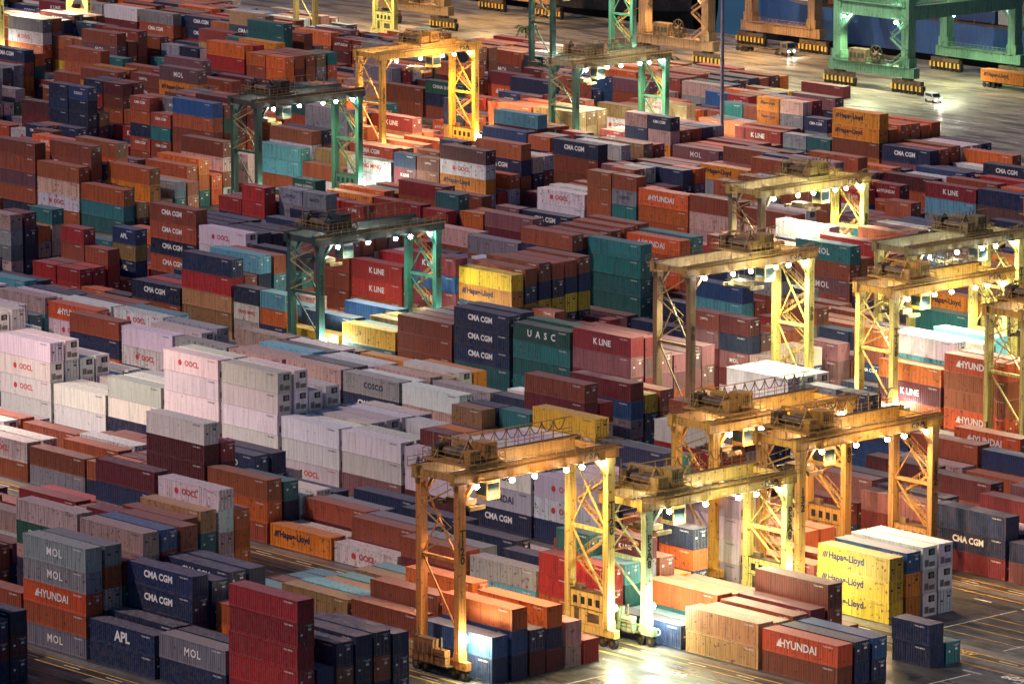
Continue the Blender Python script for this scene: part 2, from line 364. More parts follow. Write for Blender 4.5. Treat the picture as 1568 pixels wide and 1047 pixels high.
EMPTY=[(5,-162,-92),(7,-136,-100),(5,36,62),(1,-20,0),(9,-20,10),(6,60,85),(6,-110,-84),(8,-160,-140),(3,90,110)]
def cap(s,p):
    if s==13: return 2
    if s==12: return 3
    if s==1 and -90<p<65: return 2
    if s==0 and p<66: return 3
    if s==3 and -60<p<80: return 3
    if s==10 and p>-90: return 3
    return 5
for s in range(-4,14):
    q0=Q0+PITCH_S*s; pm=PMAX.get(s,330)
    n0=int(math.floor((pm-REF[s])/BAY))
    bayh=3
    for n in range(n0,-60,-1):
        pe=REF[s]+n*BAY; pc=pe-6.1
        if not inside(pc,q0+10): continue
        low=any(e[0]==s and e[1]<pe<e[2] for e in EMPTY)
        bayh=random.choices((1,2,3,4,5),(12,18,26,26,18))[0] if random.random()<.75 else bayh
        twenty=random.random()<.30
        dom=pick(); domr=random.random()
        cp=cap(s,pe)
        for r in range(6):
            qc=q0+1.9+W/2+r*ROWP-.4
            pj=random.uniform(-.14,.14)
            if (s,n,r) in F:
                z=0.
                for l in F[(s,n,r)]:
                    z+=put(12.19,random.choice((2.59,2.896)) if not LIV[l][3] else 2.896,l,pc+pj,qc,z,flip=(True if LIV[l][3] and random.random()<.35 else None))
                continue
            if low:
                if random.random()<.75: continue
                h=1
            else:
                h=max(0,min(cp,bayh+random.choice((-3,-2,-1,-1,0,0,0,0,1))))
            lv=dom if random.random()<.35*domr+.12 else pick()
            if twenty:
                for sx in (-1,1):
                    z=0.; hh=max(0,h+random.choice((0,0,-1)))
                    for j in range(hh):
                        l=lv if random.random()<.45 else pick()
                        if LIV[l][3]: l=random.choice(('grey','pink'))
                        z+=put(6.06,2.59,l,pc+sx*3.17+pj,qc,z)
            else:
                z=0.
                for j in range(h):
                    l=lv if random.random()<.45 else pick()
                    z+=put(12.19,random.choice((2.59,2.896)),l,pc+pj,qc,z)
for j in range(2): put(6.06,2.59,'navy' if j else 'teal',186,-100.6-2.8*j,0)
put(6.06,2.59,'navy',186,-103.4,2.59)
put(12.19,2.59,'rust',-196,236,0); put(12.19,2.59,'maroon',-196,238.8,0); put(12.19,2.59,'maroon',-168,240,0)

# ------------------------------------------------------------------ ground, quay, sea, markings
def ground_mat():
    m,nt,b=newmat('port_pavement'); tc=N(nt,'ShaderNodeTexCoord'); v=tc.outputs['Object']
    n1=noise(nt,v,.035,5); n2=noise(nt,v,.35,5,(.3,1,1)); n3=noise(nt,v,3,4)
    br=N(nt,'ShaderNodeTexBrick'); nt.links.new(v,br.inputs['Vector']); br.inputs['Scale'].default_value=.2; br.inputs['Mortar Size'].default_value=.012
    br.inputs['Color1'].default_value=(.13,.122,.11,1); br.inputs['Color2'].default_value=(.08,.076,.072,1); br.inputs['Mortar'].default_value=(.02,.02,.02,1)
    c=mixc(nt,ramp(nt,n1,.35,.65),br.outputs['Color'],(.055,.055,.055,1))
    c=mixc(nt,ramp(nt,n2,.46,.64,0,.88),c,(.018,.018,.02,1))
    c=mixc(nt,ramp(nt,n3,.55,.75,0,.4),c,(.20,.18,.155,1))
    nt.links.new(c,b.inputs['Base Color']); nt.links.new(ramp(nt,n2,.3,.7,.18,.7),b.inputs['Roughness'])
    return m
M_gr=ground_mat()
mb=MB(); mb.box(-4000,4000,-4000,296,-4,0); obj('ground',mb.mesh('ground',[M_gr]))
def conc(name,c1,c2,c3):
    m,nt,b=newmat(name); v=N(nt,'ShaderNodeTexCoord').outputs['Object']
    n2=noise(nt,v,.25,6,(.25,1,1)); n3=noise(nt,v,1.5,5)
    c=mixc(nt,ramp(nt,n3,.35,.65),c1,c2); c=mixc(nt,ramp(nt,n2,.45,.62,0,.85),c,c3)
    nt.links.new(c,b.inputs['Base Color']); nt.links.new(ramp(nt,n2,.3,.7,.2,.6),b.inputs['Roughness']); return m
M_conc=conc('quay_concrete',(.36,.31,.25,1),(.25,.22,.185,1),(.075,.068,.06,1))
M_run=conc('runway_concrete',(.24,.22,.20,1),(.15,.14,.13,1),(.035,.034,.034,1))
mb=MB(); mb.quad((-900,206.5,.004),(600,206.5,.004),(600,295.5,.004),(-900,295.5,.004)); obj('quay_apron',mb.mesh('quay_apron',[M_conc]))
mb=MB(); mb.box(-900,600,295.2,296.2,0.01,.35); obj('quay_kerb',mb.mesh('quay_kerb',[M_conc]))
def water():
    m,nt,b=newmat('sea_water'); b.inputs['Base Color'].default_value=(.005,.02,.05,1); b.inputs['Roughness'].default_value=.12
    tc=N(nt,'ShaderNodeTexCoord'); f=noise(nt,tc.outputs['Object'],.6,4); bp=N(nt,'ShaderNodeBump'); bp.inputs['Strength'].default_value=.4
    nt.links.new(f,bp.inputs['Height']); nt.links.new(bp.outputs[0],b.inputs['Normal']); return m
mb=MB(); mb.quad((-6000,-6000,-2.5),(6000,-6000,-2.5),(6000,9000,-2.5),(-6000,9000,-2.5)); obj('sea',mb.mesh('sea',[water()]))
M_my=flat('yellow_road_paint',(.75,.42,.04),.7,0,.35,.8); M_mw=flat('white_road_paint',(.75,.73,.68),.7,0,.35,.8)
mb=MB(); mk=MB()
for s in range(-5,15):
    q0=Q0+PITCH_S*s
    if q0<200:
        for y in (q0-.85,q0+SPAN-.85):
            mb.quad((-600,y,.004),(400,y,.004),(400,y+1.7,.004),(-600,y+1.7,.004))
        for y,mm in ((q0-1.25,0),(q0+SPAN+1.1,0),(q0+19.2,1),(q0-2.15,1),(q0+21.6,0)):
            for x in range(-600,400,8 if mm else 20):
                x1=x+(3 if mm else 20); mk.quad((x,y,.008),(x1,y,.008),(x1,y+.22,.008),(x,y+.22,.008),mm)
for y in (219,226,233,240,247,268,276):
    for x in range(-600,300,10): mk.quad((x,y,.008),(x+6,y,.008),(x+6,y+.25,.008),(x,y+.25,.008),1 if y<250 else 0)
for s in (0,1,2):
    q0=Q0+PITCH_S*s; xs=166+{0:0,1:28,2:10}[s]
    for y in (q0+4.7,q0+7.6,q0+10.4,q0+13.2):
        mk.quad((xs,y,.008),(400,y,.008),(400,y+.13,.008),(xs,y+.13,.008),0)
    for n in range(9):
        x=xs+n*12.9
        mk.quad((x,q0+1.9,.012),(x+.16,q0+1.9,.012),(x+.16,q0+18.4,.012),(x,q0+18.4,.012),1)
        def G(a,b): return lambda u,v:(a+u,b+v,.008)
        mk.text(str(60+n)+'A',2.2,G(x+5,q0+20.6),1,.05); mk.text('SLOW',1.8,G(x+9.5,q0-2.0),0,.04)
obj('runway_concrete_strips',mb.mesh('runway',[M_run])); obj('road_markings',mk.mesh('road_markings',[M_my,M_mw]))
mb=MB()
for y in (255,288):
    for d in (-.06,.06): mb.box(-900,600,y+d-.03,y+d+.03,.005,.05)
obj('quay_crane_rails',mb.mesh('rails',[M_hard]))

# ------------------------------------------------------------------ lights helpers
LC={'w':(1,.60,.24),'g':(.92,1.,.58),'n':(1,.80,.66),'c':(.84,1,.84)}
def spot(parent,loc,power,col,size=2.6,rad=.3,name='floodlight'):
    l=bpy.data.lights.new(name,'SPOT'); l.energy=power; l.color=LC[col]; l.spot_size=size; l.spot_blend=.35; l.shadow_soft_size=rad
    o=bpy.data.objects.new(name,l); COL.objects.link(o); o.location=loc; o.parent=parent; return o
def plight(parent,loc,power,col,rad=.3):
    l=bpy.data.lights.new('lamp_or_fill_light','POINT'); l.energy=power; l.color=LC[col]; l.shadow_soft_size=rad
    o=bpy.data.objects.new('lamp_or_fill_light',l); COL.objects.link(o); o.location=loc; o.parent=parent; return o

# ------------------------------------------------------------------ RTG crane
def rtg(s,p,H,cols,topcol,lc,power,yt=4.5,label='132',legl=0.,front=0.):
    q0=Q0+PITCH_S*s; E=empty('rubber_tyred_gantry_crane',(p,q0,0)); B=6.7; S=SPAN
    for y,col in ((0,cols[0]),(S,cols[1])):  # separate side colours put warm and greenish lamp light into the leg paint
        a=MB()
        for x in (0,-B):
            a.box(x-.42,x+.42,y-.55,y+.55,2.3,H-1.5)
            a.box(x-.50,x+.50,y-.63,y+.63,2.3,3.3)
            a.box(x-.48,x+.48,y-.61,y+.61,H-2.3,H-1.503)
            for z in range(6,int(H)-2,5): a.box(x-.45,x+.45,y-.58,y+.58,z,z+.12)
        a.box(-B-1.5,1.5,y-.42,y+.42,1.35,2.3)
        a.box(-B+.42,-.42,y-.25,y+.25,H*.56,H*.56+.4)
        a.beam((-.35,y,H*.56+.4),(-B+.35,y,H-2.2),.18,.22)
        a.beam((-B+.35,y,H*.56),(-.35,y,5.6),.18,.22)
        a.beam((-B+.35,y,H*.56+.4),(-B*.5,y,H*.78),.14,.16)
        for x in (0,-B):
            d=1 if y==0 else -1
            a.beam((x,y+d*.45,H-3.6),(x,y+d*2.2,H-1.55),.5,.35)
        obj('legs_near' if y==0 else 'legs_far',a.mesh('legs',[M_crane]),parent=E,color=col)
    g=MB()
    for x in (0,-B):
        g.box(x-.42,x+.42,-1.2,S+1.2,H-1.5,H)
        for y in range(0,24,3): g.box(x-.44,x+.44,y+.9,y+1.0,H-1.48,H-.02)
        g.box(x-.5,x+.5,-1.2,S+1.2,H-.08,H+.02); g.box(x-.5,x+.5,-1.2,S+1.2,H-1.53,H-1.44)
        g.box(x-.06,x+.06,-1.1,S+1.1,H+.02,H+.12,1)
    for y in (-.8,S+.3): g.box(-B+.42,-.42,y,y+.5,H-1.2,H-.4)
    g.text('PSA',1.35,lambda u,v:(.447,S-3.2+u,H-.75+v),2,.04,1.15)
    for k in (0,S): g.text('\n'.join(label),1.3,(lambda kk:lambda u,v:(.487,kk+u,H*.64+v))(k),2,.05)
    obj('girders',g.mesh('girders',[M_crane,M_hard,M_blk]),parent=E,color=topcol)
    r=MB()
    def railing(p0,p1,z,h=1.05,st=1.5):
        p0=Vector((*p0,z));p1=Vector((*p1,z)); L=(p1-p0).length; n=max(1,int(L/st))
        for i in range(n+1):
            c=p0.lerp(p1,i/n); r.box(c.x-.03,c.x+.03,c.y-.03,c.y+.03,z,z+h)
        for zz in (h,h*.55): r.beam(p0+Vector((0,0,zz)),p1+Vector((0,0,zz)),.06,.06)
    r.box(.51,1.15,-1.2,S+1.2,H-.35,H-.28); railing((1.12,-1.2),(1.12,S+1.2),H-.28)
    r.box(-B-1.15,-B-.51,-1.2,S+1.2,H-.35,H-.28); railing((-B-1.12,-1.2),(-B-1.12,S+1.2),H-.28)
    nf=max(4,int((H-4)/3.1)); z0=2.4; dz=(H-.3-z0)/nf; yy=S+.95
    for i in range(nf):
        xa,xb=(-B+.5,-.6) if i%2==0 else (-.6,-B+.5)
        za=z0+i*dz; zb=za+dz
        for o in (-.35,.35):
            r.beam((xa,yy+o,za),(xb,yy+o,zb),.06,.22); r.beam((xa,yy+o,za+1),(xb,yy+o,zb+1),.06,.06)
            for k in range(1,5):
                t=k/5; X=xa+(xb-xa)*t; Z=za+dz*t; r.box(X-.025,X+.025,yy+o-.025,yy+o+.025,Z,Z+1)
        for k in range(8):
            t=(k+.5)/8; X=xa+(xb-xa)*t; Z=za+dz*t; r.box(X-.12,X+.12,yy-.34,yy+.34,Z,Z+.04)
        r.box(min(xb,xb+(.8 if xb>-3 else -.8)),max(xb,xb+(.8 if xb>-3 else -.8)),yy-.45,yy+.45,zb-.06,zb)
    for o in (-.22,.22): r.box(-B-.62,-B-.56,o-.025,o+.025,2.4,H-.3)
    z=2.6
    while z<H-.5: r.box(-B-.61,-B-.57,-.22,.22,z,z+.04); z+=.4
    for i in range(3):
        xa,xb=(-B+.6,-.6) if i%2==0 else (-.6,-B+.6); za=H*.56+.5+i*(H*.44-2.5)/3; zb=za+(H*.44-2.5)/3
        r.beam((xa,-.75,za),(xb,-.75,zb),.06,.2); r.beam((xa,-.75,za+1),(xb,-.75,zb+1),.06,.06)
    obj('walkways_and_stairs',r.mesh('rails',[M_rail]),parent=E)
    w=MB()
    for y in (0,S):
        for x in (-B,0):
            w.box(x-1.25,x+1.25,y-.2,y+.2,.95,1.35,1)
            for d in (-.85,.85):
                w.cyl((x+d,y-.25,.68),(x+d,y+.25,.68),.68,18,0); w.cyl((x+d,y-.28,.68),(x+d,y+.28,.68),.28,12,1)
            w.box(x-.2,x+.2,y-.5,y+.5,.9,1.2,1)
    obj('wheels',w.mesh('wheels',[M_rub,M_mach,M_yel]),parent=E)
    h=MB()
    h.box(-B-.8,-.55,-1.6,-.65,1.6,1.75,1); h.box(-B+.2,-3.0,-1.55,-.67,1.75,4.4,0); h.box(-2.9,-1.0,-1.5,-.67,1.75,3.5,0)
    h.box(-B+.1,-2.9,-1.6,-.62,4.4,4.5,1); h.cyl((-2.0,-1.1,3.5),(-2.0,-1.1,4.9),.12,8,1); h.cyl((-B+.8,-1.1,4.5),(-B+.8,-1.1,5.6),.14,8,1)
    for i in range(4):
        x=-B+.45+i*.8; h.box(x,x+.5,-1.575,-1.55,2.3,3.9,1)
    for z in (2.1,2.5,2.9): h.box(-2.8,-1.1,-1.52,-1.5,z,z+.2,1)
    for i in range(8): h.box(-B-.75+i*.95-.03,-B-.75+i*.95+.03,-1.65,-1.6,1.6,2.8,1)
    h.box(-B-.8,-.05,-1.66,-1.6,2.75,2.82,1)
    obj('power_pack',h.mesh('pp',[M_crane,M_mach]),parent=E,color=tuple(c*.45 for c in cols[0]))
    h=MB()
    h.box(-B+.6,-.6,S-.45,S+.45,2.35,6.3,0); h.box(-B+.5,-.5,S-.52,S+.52,6.3,6.4,1); h.box(-B+.5,-.5,S-.5,S+.5,4.2,4.28,1)
    for i in range(4):
        x=-B+1.0+i*1.3; h.box(x,x+.7,S-.47,S-.45,4.7,5.6,2)
    h.box(-B+1.2,-B+2.0,S-.47,S-.45,2.4,4.1,1); h.box(-3.2,-1.2,S-.47,S-.45,2.7,3.8,1)
    h.box(-.6,-.58,S-.3,S+.3,4.6,5.6,2); h.box(-B+1.2,-B+2.4,S-.3,S+.3,6.4,7.0,1)
    obj('electrical_house',h.mesh('house',[M_crane,M_mach,M_dark]),parent=E,color=cols[1])
    t=MB()
    t.box(-B-.7,.7,yt-2.9,yt+2.9,H+.35,H+.6,0)
    for x in (0,-B):
        for y in (-2.3,2.3): t.cyl((x-.15,yt+y,H+.3),(x+.15,yt+y,H+.3),.22,10,1)
    t.cyl((-5.4,yt-1.0,H+1.4),(-1.8,yt-1.0,H+1.4),.55,16,1); t.cyl((-5.4,yt+.9,H+1.3),(-3.2,yt+.9,H+1.3),.45,14,1)
    t.box(-1.6,-.2,yt-1.8,yt-.2,H+.6,H+2.0,0); t.box(-6.9,-5.6,yt-1.9,yt-.3,H+.6,H+2.2,1)
    t.box(-2.6,-.3,yt+.5,yt+2.5,H+.6,H+2.7,0); t.box(-6.9,-4.4,yt+1.4,yt+2.6,H+.6,H+1.9,0)
    t.cyl((-2.9,yt+2.,H+.9),(-4.1,yt+2.,H+.9),.35,10,1)
    for k in range(5): t.box(-.3,-.28,yt+.7+k*.35,yt+.9+k*.35,H+1.2,H+2.3,1)
    for x in (-5.8,-1.5):
        t.beam((x,yt-2.4,H+.6),(x,yt-1.,H+2.9),.15,.2); t.beam((x,yt+.6,H+.6),(x,yt-1.,H+2.9),.15,.2)
    t.beam((-5.8,yt-1,H+2.9),(-1.5,yt-1,H+2.9),.2,.25)
    t.cyl((-6.2,yt-2.2,H+.6),(-6.2,yt-2.2,H+3.6),.06,6,3)
    for x,y,dx,dy in ((.65,yt,0,2.85),(-B-.65,yt,0,2.85)):
        n=6
        for i in range(n+1):
            Y=y-dy+2*dy*i/n; t.box(x-.03,x+.03,Y-.03,Y+.03,H+.6,H+1.7,3)
        for z in (H+1.15,H+1.68): t.box(x-.03,x+.03,y-dy,y+dy,z,z+.06,3)
    for y in (yt-2.85,yt+2.85):
        for i in range(7):
            X=-B-.6+i*(B+1.2)/6; t.box(X-.03,X+.03,y-.03,y+.03,H+.6,H+1.7,3)
        for z in (H+1.15,H+1.68): t.box(-B-.65,.65,y-.03,y+.03,z,z+.06,3)
    t.box(-2.9,-.9,yt+1.4,yt+3.4,H-4.2,H-1.9,0); t.box(-.9,-.88,yt+1.55,yt+3.25,H-3.7,H-2.3,2); t.box(-2.75,-1.05,yt+1.38,yt+1.4,H-3.7,H-2.3,2)
    t.beam((-1.1,yt+1.6,H-1.9),(-1.1,yt+1.6,H+.4),.15,.15,1); t.beam((-2.7,yt+2.9,H-1.9),(-2.7,yt+2.9,H+.4),.15,.15,1)
    zs=H-4.6; xm=-B/2
    for dx in (-1.1,1.1):
        for dy in (-.9,.3): t.cyl((xm+dx,yt-.6+dy,zs+.6),(xm+dx*1.3,yt-.6+dy,H+.35),.035,5,1)
    t.box(xm-1.6,xm+1.6,yt-1.4,yt+.5,zs,zs+.6,1)
    t.box(xm-2.7,xm+2.7,yt-.95,yt-.65,zs-.35,zs,1); t.box(xm-2.7,xm+2.7,yt-.25,yt+.05,zs-.35,zs,1)
    for dx in (-2.75,2.75): t.box(xm+dx-.2,xm+dx+.2,yt-1.65,yt+.75,zs-.4,zs+.05,1)
    xf=-B-1.0
    for i in range(9):
        ya=yt+3+i*(S-yt-3)/9; yb=yt+3+(i+1)*(S-yt-3)/9
        pr=None
        for k in range(7):
            u=k/6; c=(xf,ya+(yb-ya)*u,H+2.0-1.2*(1-(2*u-1)**2))
            if pr: t.beam(pr,c,.08,.08,1)
            pr=c
        t.box(xf-.04,xf+.04,ya-.04,ya+.04,H-.28,H+2.1,3)
    t.box(xf-.05,xf+.05,yt,S+1,H+2.05,H+2.15,3)
    obj('trolley',t.mesh('trolley',[M_crane,M_mach,M_glass,M_rail,M_yel]),parent=E,color=tuple(c*.8 for c in topcol))
    L=MB(); 
    ys=[2,7.5,11,16,18.5,22] if random.random()<.6 else [3,9,14.5,17.5,21.5]
    for y in ys:
        L.box(.52,.9,y-.3,y+.3,H-1.62,H-1.5,0); L.ball((.7,y,H-1.9),.32,1)
    for y in (6.5,15.5):
        L.box(-B+.52,-B+.9,y-.3,y+.3,H-1.62,H-1.5,0); L.ball((-B+.7,y,H-1.9),.32,1)
    for y in (6.,18.): spot(E,(.7,y,H-2.45),power,lc)
    spot(E,(-B+.8,12,H-2.45),power*.8,lc)
    plight(E,(-B/2,S-4,H-3.2),power*.02,lc)
    if front: plight(E,(3.6,S*.5,H-.5),front,lc); plight(E,(-1.,yt+4.5,H+3.2),front*.5,'w');  # fill lights added to brighten girder face and trolley, no fixture there
    if legl>0:
        for y in (0,S):
            L.box(.55,.9,y-.12,y+.12,5.3,5.42,0); L.ball((.98,y,5.0),.42,1)
            if y==S or legl>1.5: plight(E,(2.1,y-.6,4.5),legl*1400,'c' if lc=='g' else 'g')
    obj('lamps',L.mesh('lamps',[M_mach,LAMP['g' if lc=='g' else 'w']]),parent=E)
YE=(.74,.38,.04); YG=(.70,.55,.14); TE=(.03,.20,.17); DK=(.05,.05,.045); OR=(.60,.21,.035); PG=(.38,.50,.28)
rtg(0,156.5,24.6,(OR,(.62,.46,.11)),(.52,.25,.045),'w',9500,3.6,'T120',1.7,800)
rtg(1,158.7,17.9,(PG,YG),(.60,.38,.07),'g',8000,3.8,'PSA8',2.0,600)
rtg(2,156.8,21.0,((.56,.30,.06),(.36,.19,.05)),(.66,.34,.04),'w',8500,3.6,'132',0,1200)
rtg(2,141.7,21.0,(YE,(.42,.22,.05)),(.66,.36,.05),'w',8500,4.5,'80',0,900)
rtg(4,80.2,26.5,((.26,.14,.06),YG),(.48,.27,.08),'g',17000,14.,'98',1.5,900)
rtg(5,93.0,22.0,(YG,YG),YE,'g',16000,5.,'TT28',1.5,900)
rtg(5,118.,22.0,(YG,YG),YE,'g',12000,5.,'TT31',0,900)
rtg(6,70.,22.0,(YG,YG),(.3,.22,.08),'g',12000,14.,'TT12',0)
rtg(7,10.6,21.0,((.26,.16,.08),YG),(.56,.38,.10),'g',16000,13.,'86',1.3,900)
rtg(4,-.5,20.9,((.008,.085,.08),(.01,.14,.11)),(.005,.026,.03),'g',5200,4.,'222',1.6)
rtg(7,-116.5,22.3,((.015,.08,.055),(.02,.13,.08)),(.04,.036,.03),'g',5500,5.,'209',2.)
rtg(9,-147.,23.2,(YE,YE),YE,'w',24000,12.,'131',1.4,2400)
rtg(10,-123.,21.5,((.015,.12,.08),(.03,.17,.10)),(.20,.16,.07),'g',14000,5.,'228',2.2,300)
rtg(13,-299,22.5,(YG,YG),YE,'g',13000,5.,'140',0)
rtg(10,-305,22.5,(YG,YG),YG,'g',16000,5.,'141',2.2)
rtg(13,-220.,22.5,((.015,.10,.085),(.015,.14,.10)),DK,'g',12000,5.,'142',1.4)
rtg(12,-400,22.5,(YG,YG),YE,'g',11000,5.,'143',0)

# ------------------------------------------------------------------ ship-to-shore cranes
def sts(p,col,power,lc):
    E=empty('ship_to_shore_crane',(p,255,0)); a=MB(); b=MB(); G=33; B=20
    for y in (0,G):
        a.box(-B-2.5,2.5,y-.9,y+.9,3.4,5.6)
        for x in (0,-B):
            a.box(x-1.05,x+1.05,y-1.1,y+1.1,5.6,46)
            a.box(x-1.4,x+1.4,y-1.15,y+1.15,5.6,7.6)
            for z in (11,): a.box(x-1.1,x+1.1,y-1.15,y+1.15,z,z+.2)
        a.box(-B+1.05,-1.05,y-.9,y+.9,15.5,18.2)
        for x,d in ((0,-1),(-B,1)):
            a.beam((x+d*.8,y,12.5),(x+d*4,y,15.8),.8,.8); a.beam((x+d*.9,y,18),(-B/2,y,34),.8,.8)
        for x in (0,-B):
            for k in range(4):
                xx=x-3.6+k*2.4; b.cyl((xx-.4,y-.3,.5),(xx-.4,y+.3,.5),.45,12,1); b.cyl((xx+.6,y-.3,.5),(xx+.6,y+.3,.5),.45,12,1)
                for j in range(4):
                    b.box(xx-1.1+j*.56,xx-1.1+(j+1)*.56-.002,y-.42,y+.42,.75,1.9,(0,2)[j%2])
            b.box(x-4.2,x+4.2,y-.5,y+.5,2.0,2.9,3); b.box(x-1.2,x+1.2,y-.6,y+.6,2.9,3.4,2)
    for x in (0,-B):
        a.box(x-.9,x+.9,1.1,G-1.1,15.5,18.4)
        a.beam((x,.9,19),(x,G-.9,38),.9,.9)
        a.box(x-.7,x+.7,.9,G-.9,42,44)
    for x in (-B/2-3,-B/2+3): a.box(x-.6,x+.6,-18,G+48,44,47)
    a.box(-B-1,1,-.9,.9,46,48); a.box(-B-1,1,G-.9,G+.9,46,48)
    for x in (0,-B): a.beam((x,G,48),(-B/2,G,70),.9,.9)
    a.beam((-B/2,G,70),(-B/2,G+40,47),.4,.4); a.beam((-B/2,G,70),(-B/2,-14,47),.4,.4)
    a.box(-B/2-6,-B/2+6,-16,-2,47,53)
    for i in range(4):
        x0,x1=(1.2,-3.5) if i%2 else (-3.5,1.2)
        for o in (-1.4,-1.9): a.beam((x0,o,5.6+i*3),(x1,o,8.6+i*3),.08,.25); a.beam((x0,o,6.7+i*3),(x1,o,9.7+i*3),.07,.07)
    for z in (5.6,18.4):
        for yy in (-1.25,G-1.25):
            for k in range(16):
                x=-B+k*B/15; a.box(x-.04,x+.04,yy-.05,yy+.03,z,z+1.1)
            a.box(-B,0,yy-.05,yy+.03,z+1.05,z+1.13); a.box(-B,0,yy-.05,yy+.03,z+.55,z+.61); a.box(-B,0,yy-.1,yy+.35,z-.1,z)
    b.box(-B+4,-B+9,-1.6,.6,5.65,8.4,3); b.box(-B+10,-B+12.5,-1.2,.6,5.65,7.6,3)
    for k in range(4): b.box(-B+4.4+k*1.15,-B+5.1+k*1.15,-1.63,-1.6,6.5,7.6,2)
    cx,cz=-B/2+2,8.0
    for k in range(16):
        t0=2*math.pi*k/16; t1=2*math.pi*(k+1)/16
        b.beam((cx+1.7*math.cos(t0),-1.4,cz+1.7*math.sin(t0)),(cx+1.7*math.cos(t1),-1.4,cz+1.7*math.sin(t1)),.3,.16,2)
        if k%2==0: b.beam((cx,-1.4,cz),(cx+1.7*math.cos(t0),-1.4,cz+1.7*math.sin(t0)),.1,.08,3)
    b.cyl((cx,-1.6,cz),(cx,-.9,cz),.4,12,3)
    obj('portal_frame',a.mesh('sts',[M_crane]),parent=E,color=col)
    obj('travel_bogies',b.mesh('bog',[M_yel,M_rub,M_blk,M_mach]),parent=E)
    L=MB()
    for x in (-B+2.5,-2.5):
        for y in (-1.4,G*.5,G+1.4):
            L.box(x-.4,x+.4,y-.3,y+.3,15.3,15.5,0); L.ball((x,y,15.0),.3,1)
    obj('lamps',L.mesh('l',[M_mach,LAMP['g' if lc=='g' else 'w']]),parent=E)
    for x,y in ((-B/2,-3.),(-4,G*.5)): spot(E,(x,y,14.2),power,lc)
    spot(E,(-B/2,-16.5,46),power*4,lc,2.2); plight(E,(2,-14,10),power*.07,lc)  # high spot and fixtureless point light, both added to brighten the apron
sts(-158.6,(.09,.26,.16),19000,'g'); sts(-219,(.34,.20,.10),19000,'w'); sts(-306.8,(.42,.25,.10),16000,'w')

# ------------------------------------------------------------------ container ship
def ship(p0,p1,col,deckc):
    E=empty('container_ship',((p0+p1)/2,318,0)); L=(p1-p0)/2; a=MB()
    secs=[]
    for i in range(25):
        t=-1+2*i/24; w=20*(1-max(0,abs(t)-.78)**1.3*5.6); x=t*L
        secs.append([(x,-w*.8,-2.6),(x,-w,1.5),(x,-w,9+3*max(0,abs(t)-.8)*5),(x,w,9+3*max(0,abs(t)-.8)*5),(x,w,1.5),(x,w*.8,-2.6)])
    for i in range(24):
        A,Bs=secs[i],secs[i+1]
        for k in range(5): a.quad(A[k],Bs[k],Bs[k+1],A[k+1],1 if k in(0,4) else (2 if k==2 else 0))
    obj('hull',a.mesh('hull',[M_crane,M_blk,M_mach]),parent=E,color=col)
    d=MB(); d.box(-L+14,-L+28,-16,16,9.2,30,0)
    for k in range(6):
        for j in range(10): d.box(-L+28,-L+28.05,-15+j*3,-13.4+j*3,11.5+k*3,12.7+k*3,1)
    for i in range(40):
        x=-L*.9+i*L*1.8/39; d.box(x-.04,x+.04,-19,-18.92,9.1,10.2,2)
    obj('superstructure',d.mesh('sup',[M_wht,M_glass,M_rail]),parent=E)
    c=MB()
    x=-L+34
    while x<L-26:
        for r in range(12):
            hh=random.choice((1,2,3))
            for z in range(hh): c.box(x,x+12.1,-16.5+r*2.75,-14.1+r*2.75,9.3+z*2.65,11.9+z*2.65,random.randrange(4))
        x+=13
    obj('deck_containers',c.mesh('dc',[flat('deck_a',(.25,.06,.03)),flat('deck_b',(.02,.05,.14)),flat('deck_c',(.03,.2,.2)),flat('deck_d',(.3,.3,.3))]),parent=E)
ship(-262,-30,(.007,.09,.30),0); ship(-470,-285,(.012,.015,.03),0)

# ------------------------------------------------------------------ trucks, vans
def truck(p,q,rz,liv,col=(.6,.3,.05),lights=True):
    E=empty('container_truck',(p,q,0),rz); a=MB()
    a.box(-13.2,-.8,-.45,.45,1.0,1.28,1); 
    for x in (-12.6,-8,-4,-1.2): a.box(x-.15,x+.15,-1.15,1.15,1.1,1.3,1)
    a.box(-.6,3.6,-.45,.45,.75,1.05,1)
    n=len(a.v); pr=[(1.5,.85),(3.75,.85),(3.8,1.9),(3.55,3.1),(1.5,3.2)]
    for y in (-1.2,1.2): a.v+=[(x,y,z) for x,z in pr]
    a.f.append((n,n+1,n+2,n+3,n+4)); a.f.append((n+9,n+8,n+7,n+6,n+5)); a.m+=[0,0]
    for i in range(5):
        j=(i+1)%5; a.f.append((n+i,n+5+i,n+5+j,n+j)); a.m.append(0)
    a.quad((3.8,-1.05,1.95),(3.8,1.05,1.95),(3.58,1.05,2.95),(3.58,-1.05,2.95),2)
    for y in (-1.205,1.205): a.quad((2.1,y,2.0),(3.4,y,2.0),(3.3,y,2.85),(2.1,y,2.85),2)
    for x in (-12.2,-10.9,-9.6,.2,2.9):
        for y in (-1.0,1.0): a.cyl((x,y-.16,.5),(x,y+.16,.5),.5,14,3)
    for y in (-.9,.9): a.ball((3.84,y,1.2),.16,4 if lights else 2)
    obj('tractor_and_trailer',a.mesh('truck',[M_crane,M_mach,M_glass,M_rub,M_lampW]),parent=E,color=col)
    if lights:
        l=spot(E,(4.3,0,1.3),2500,'n',1.2,.2); l.rotation_euler=(0,math.radians(-78),0)
    if liv:
        v=Vector((-7.0*math.cos(rz),-7.0*math.sin(rz)))
        col2,text,tc,rf=LIV[liv]; o=obj('shipping_container',cont_mesh(12.19,2.59,text,tc,False),(p+v.x,q+v.y,1.305),color=col2,rz=rz)
truck(-143,276,0,'hapag',lights=False); truck(-222,280,0,None,(.1,.1,.1))
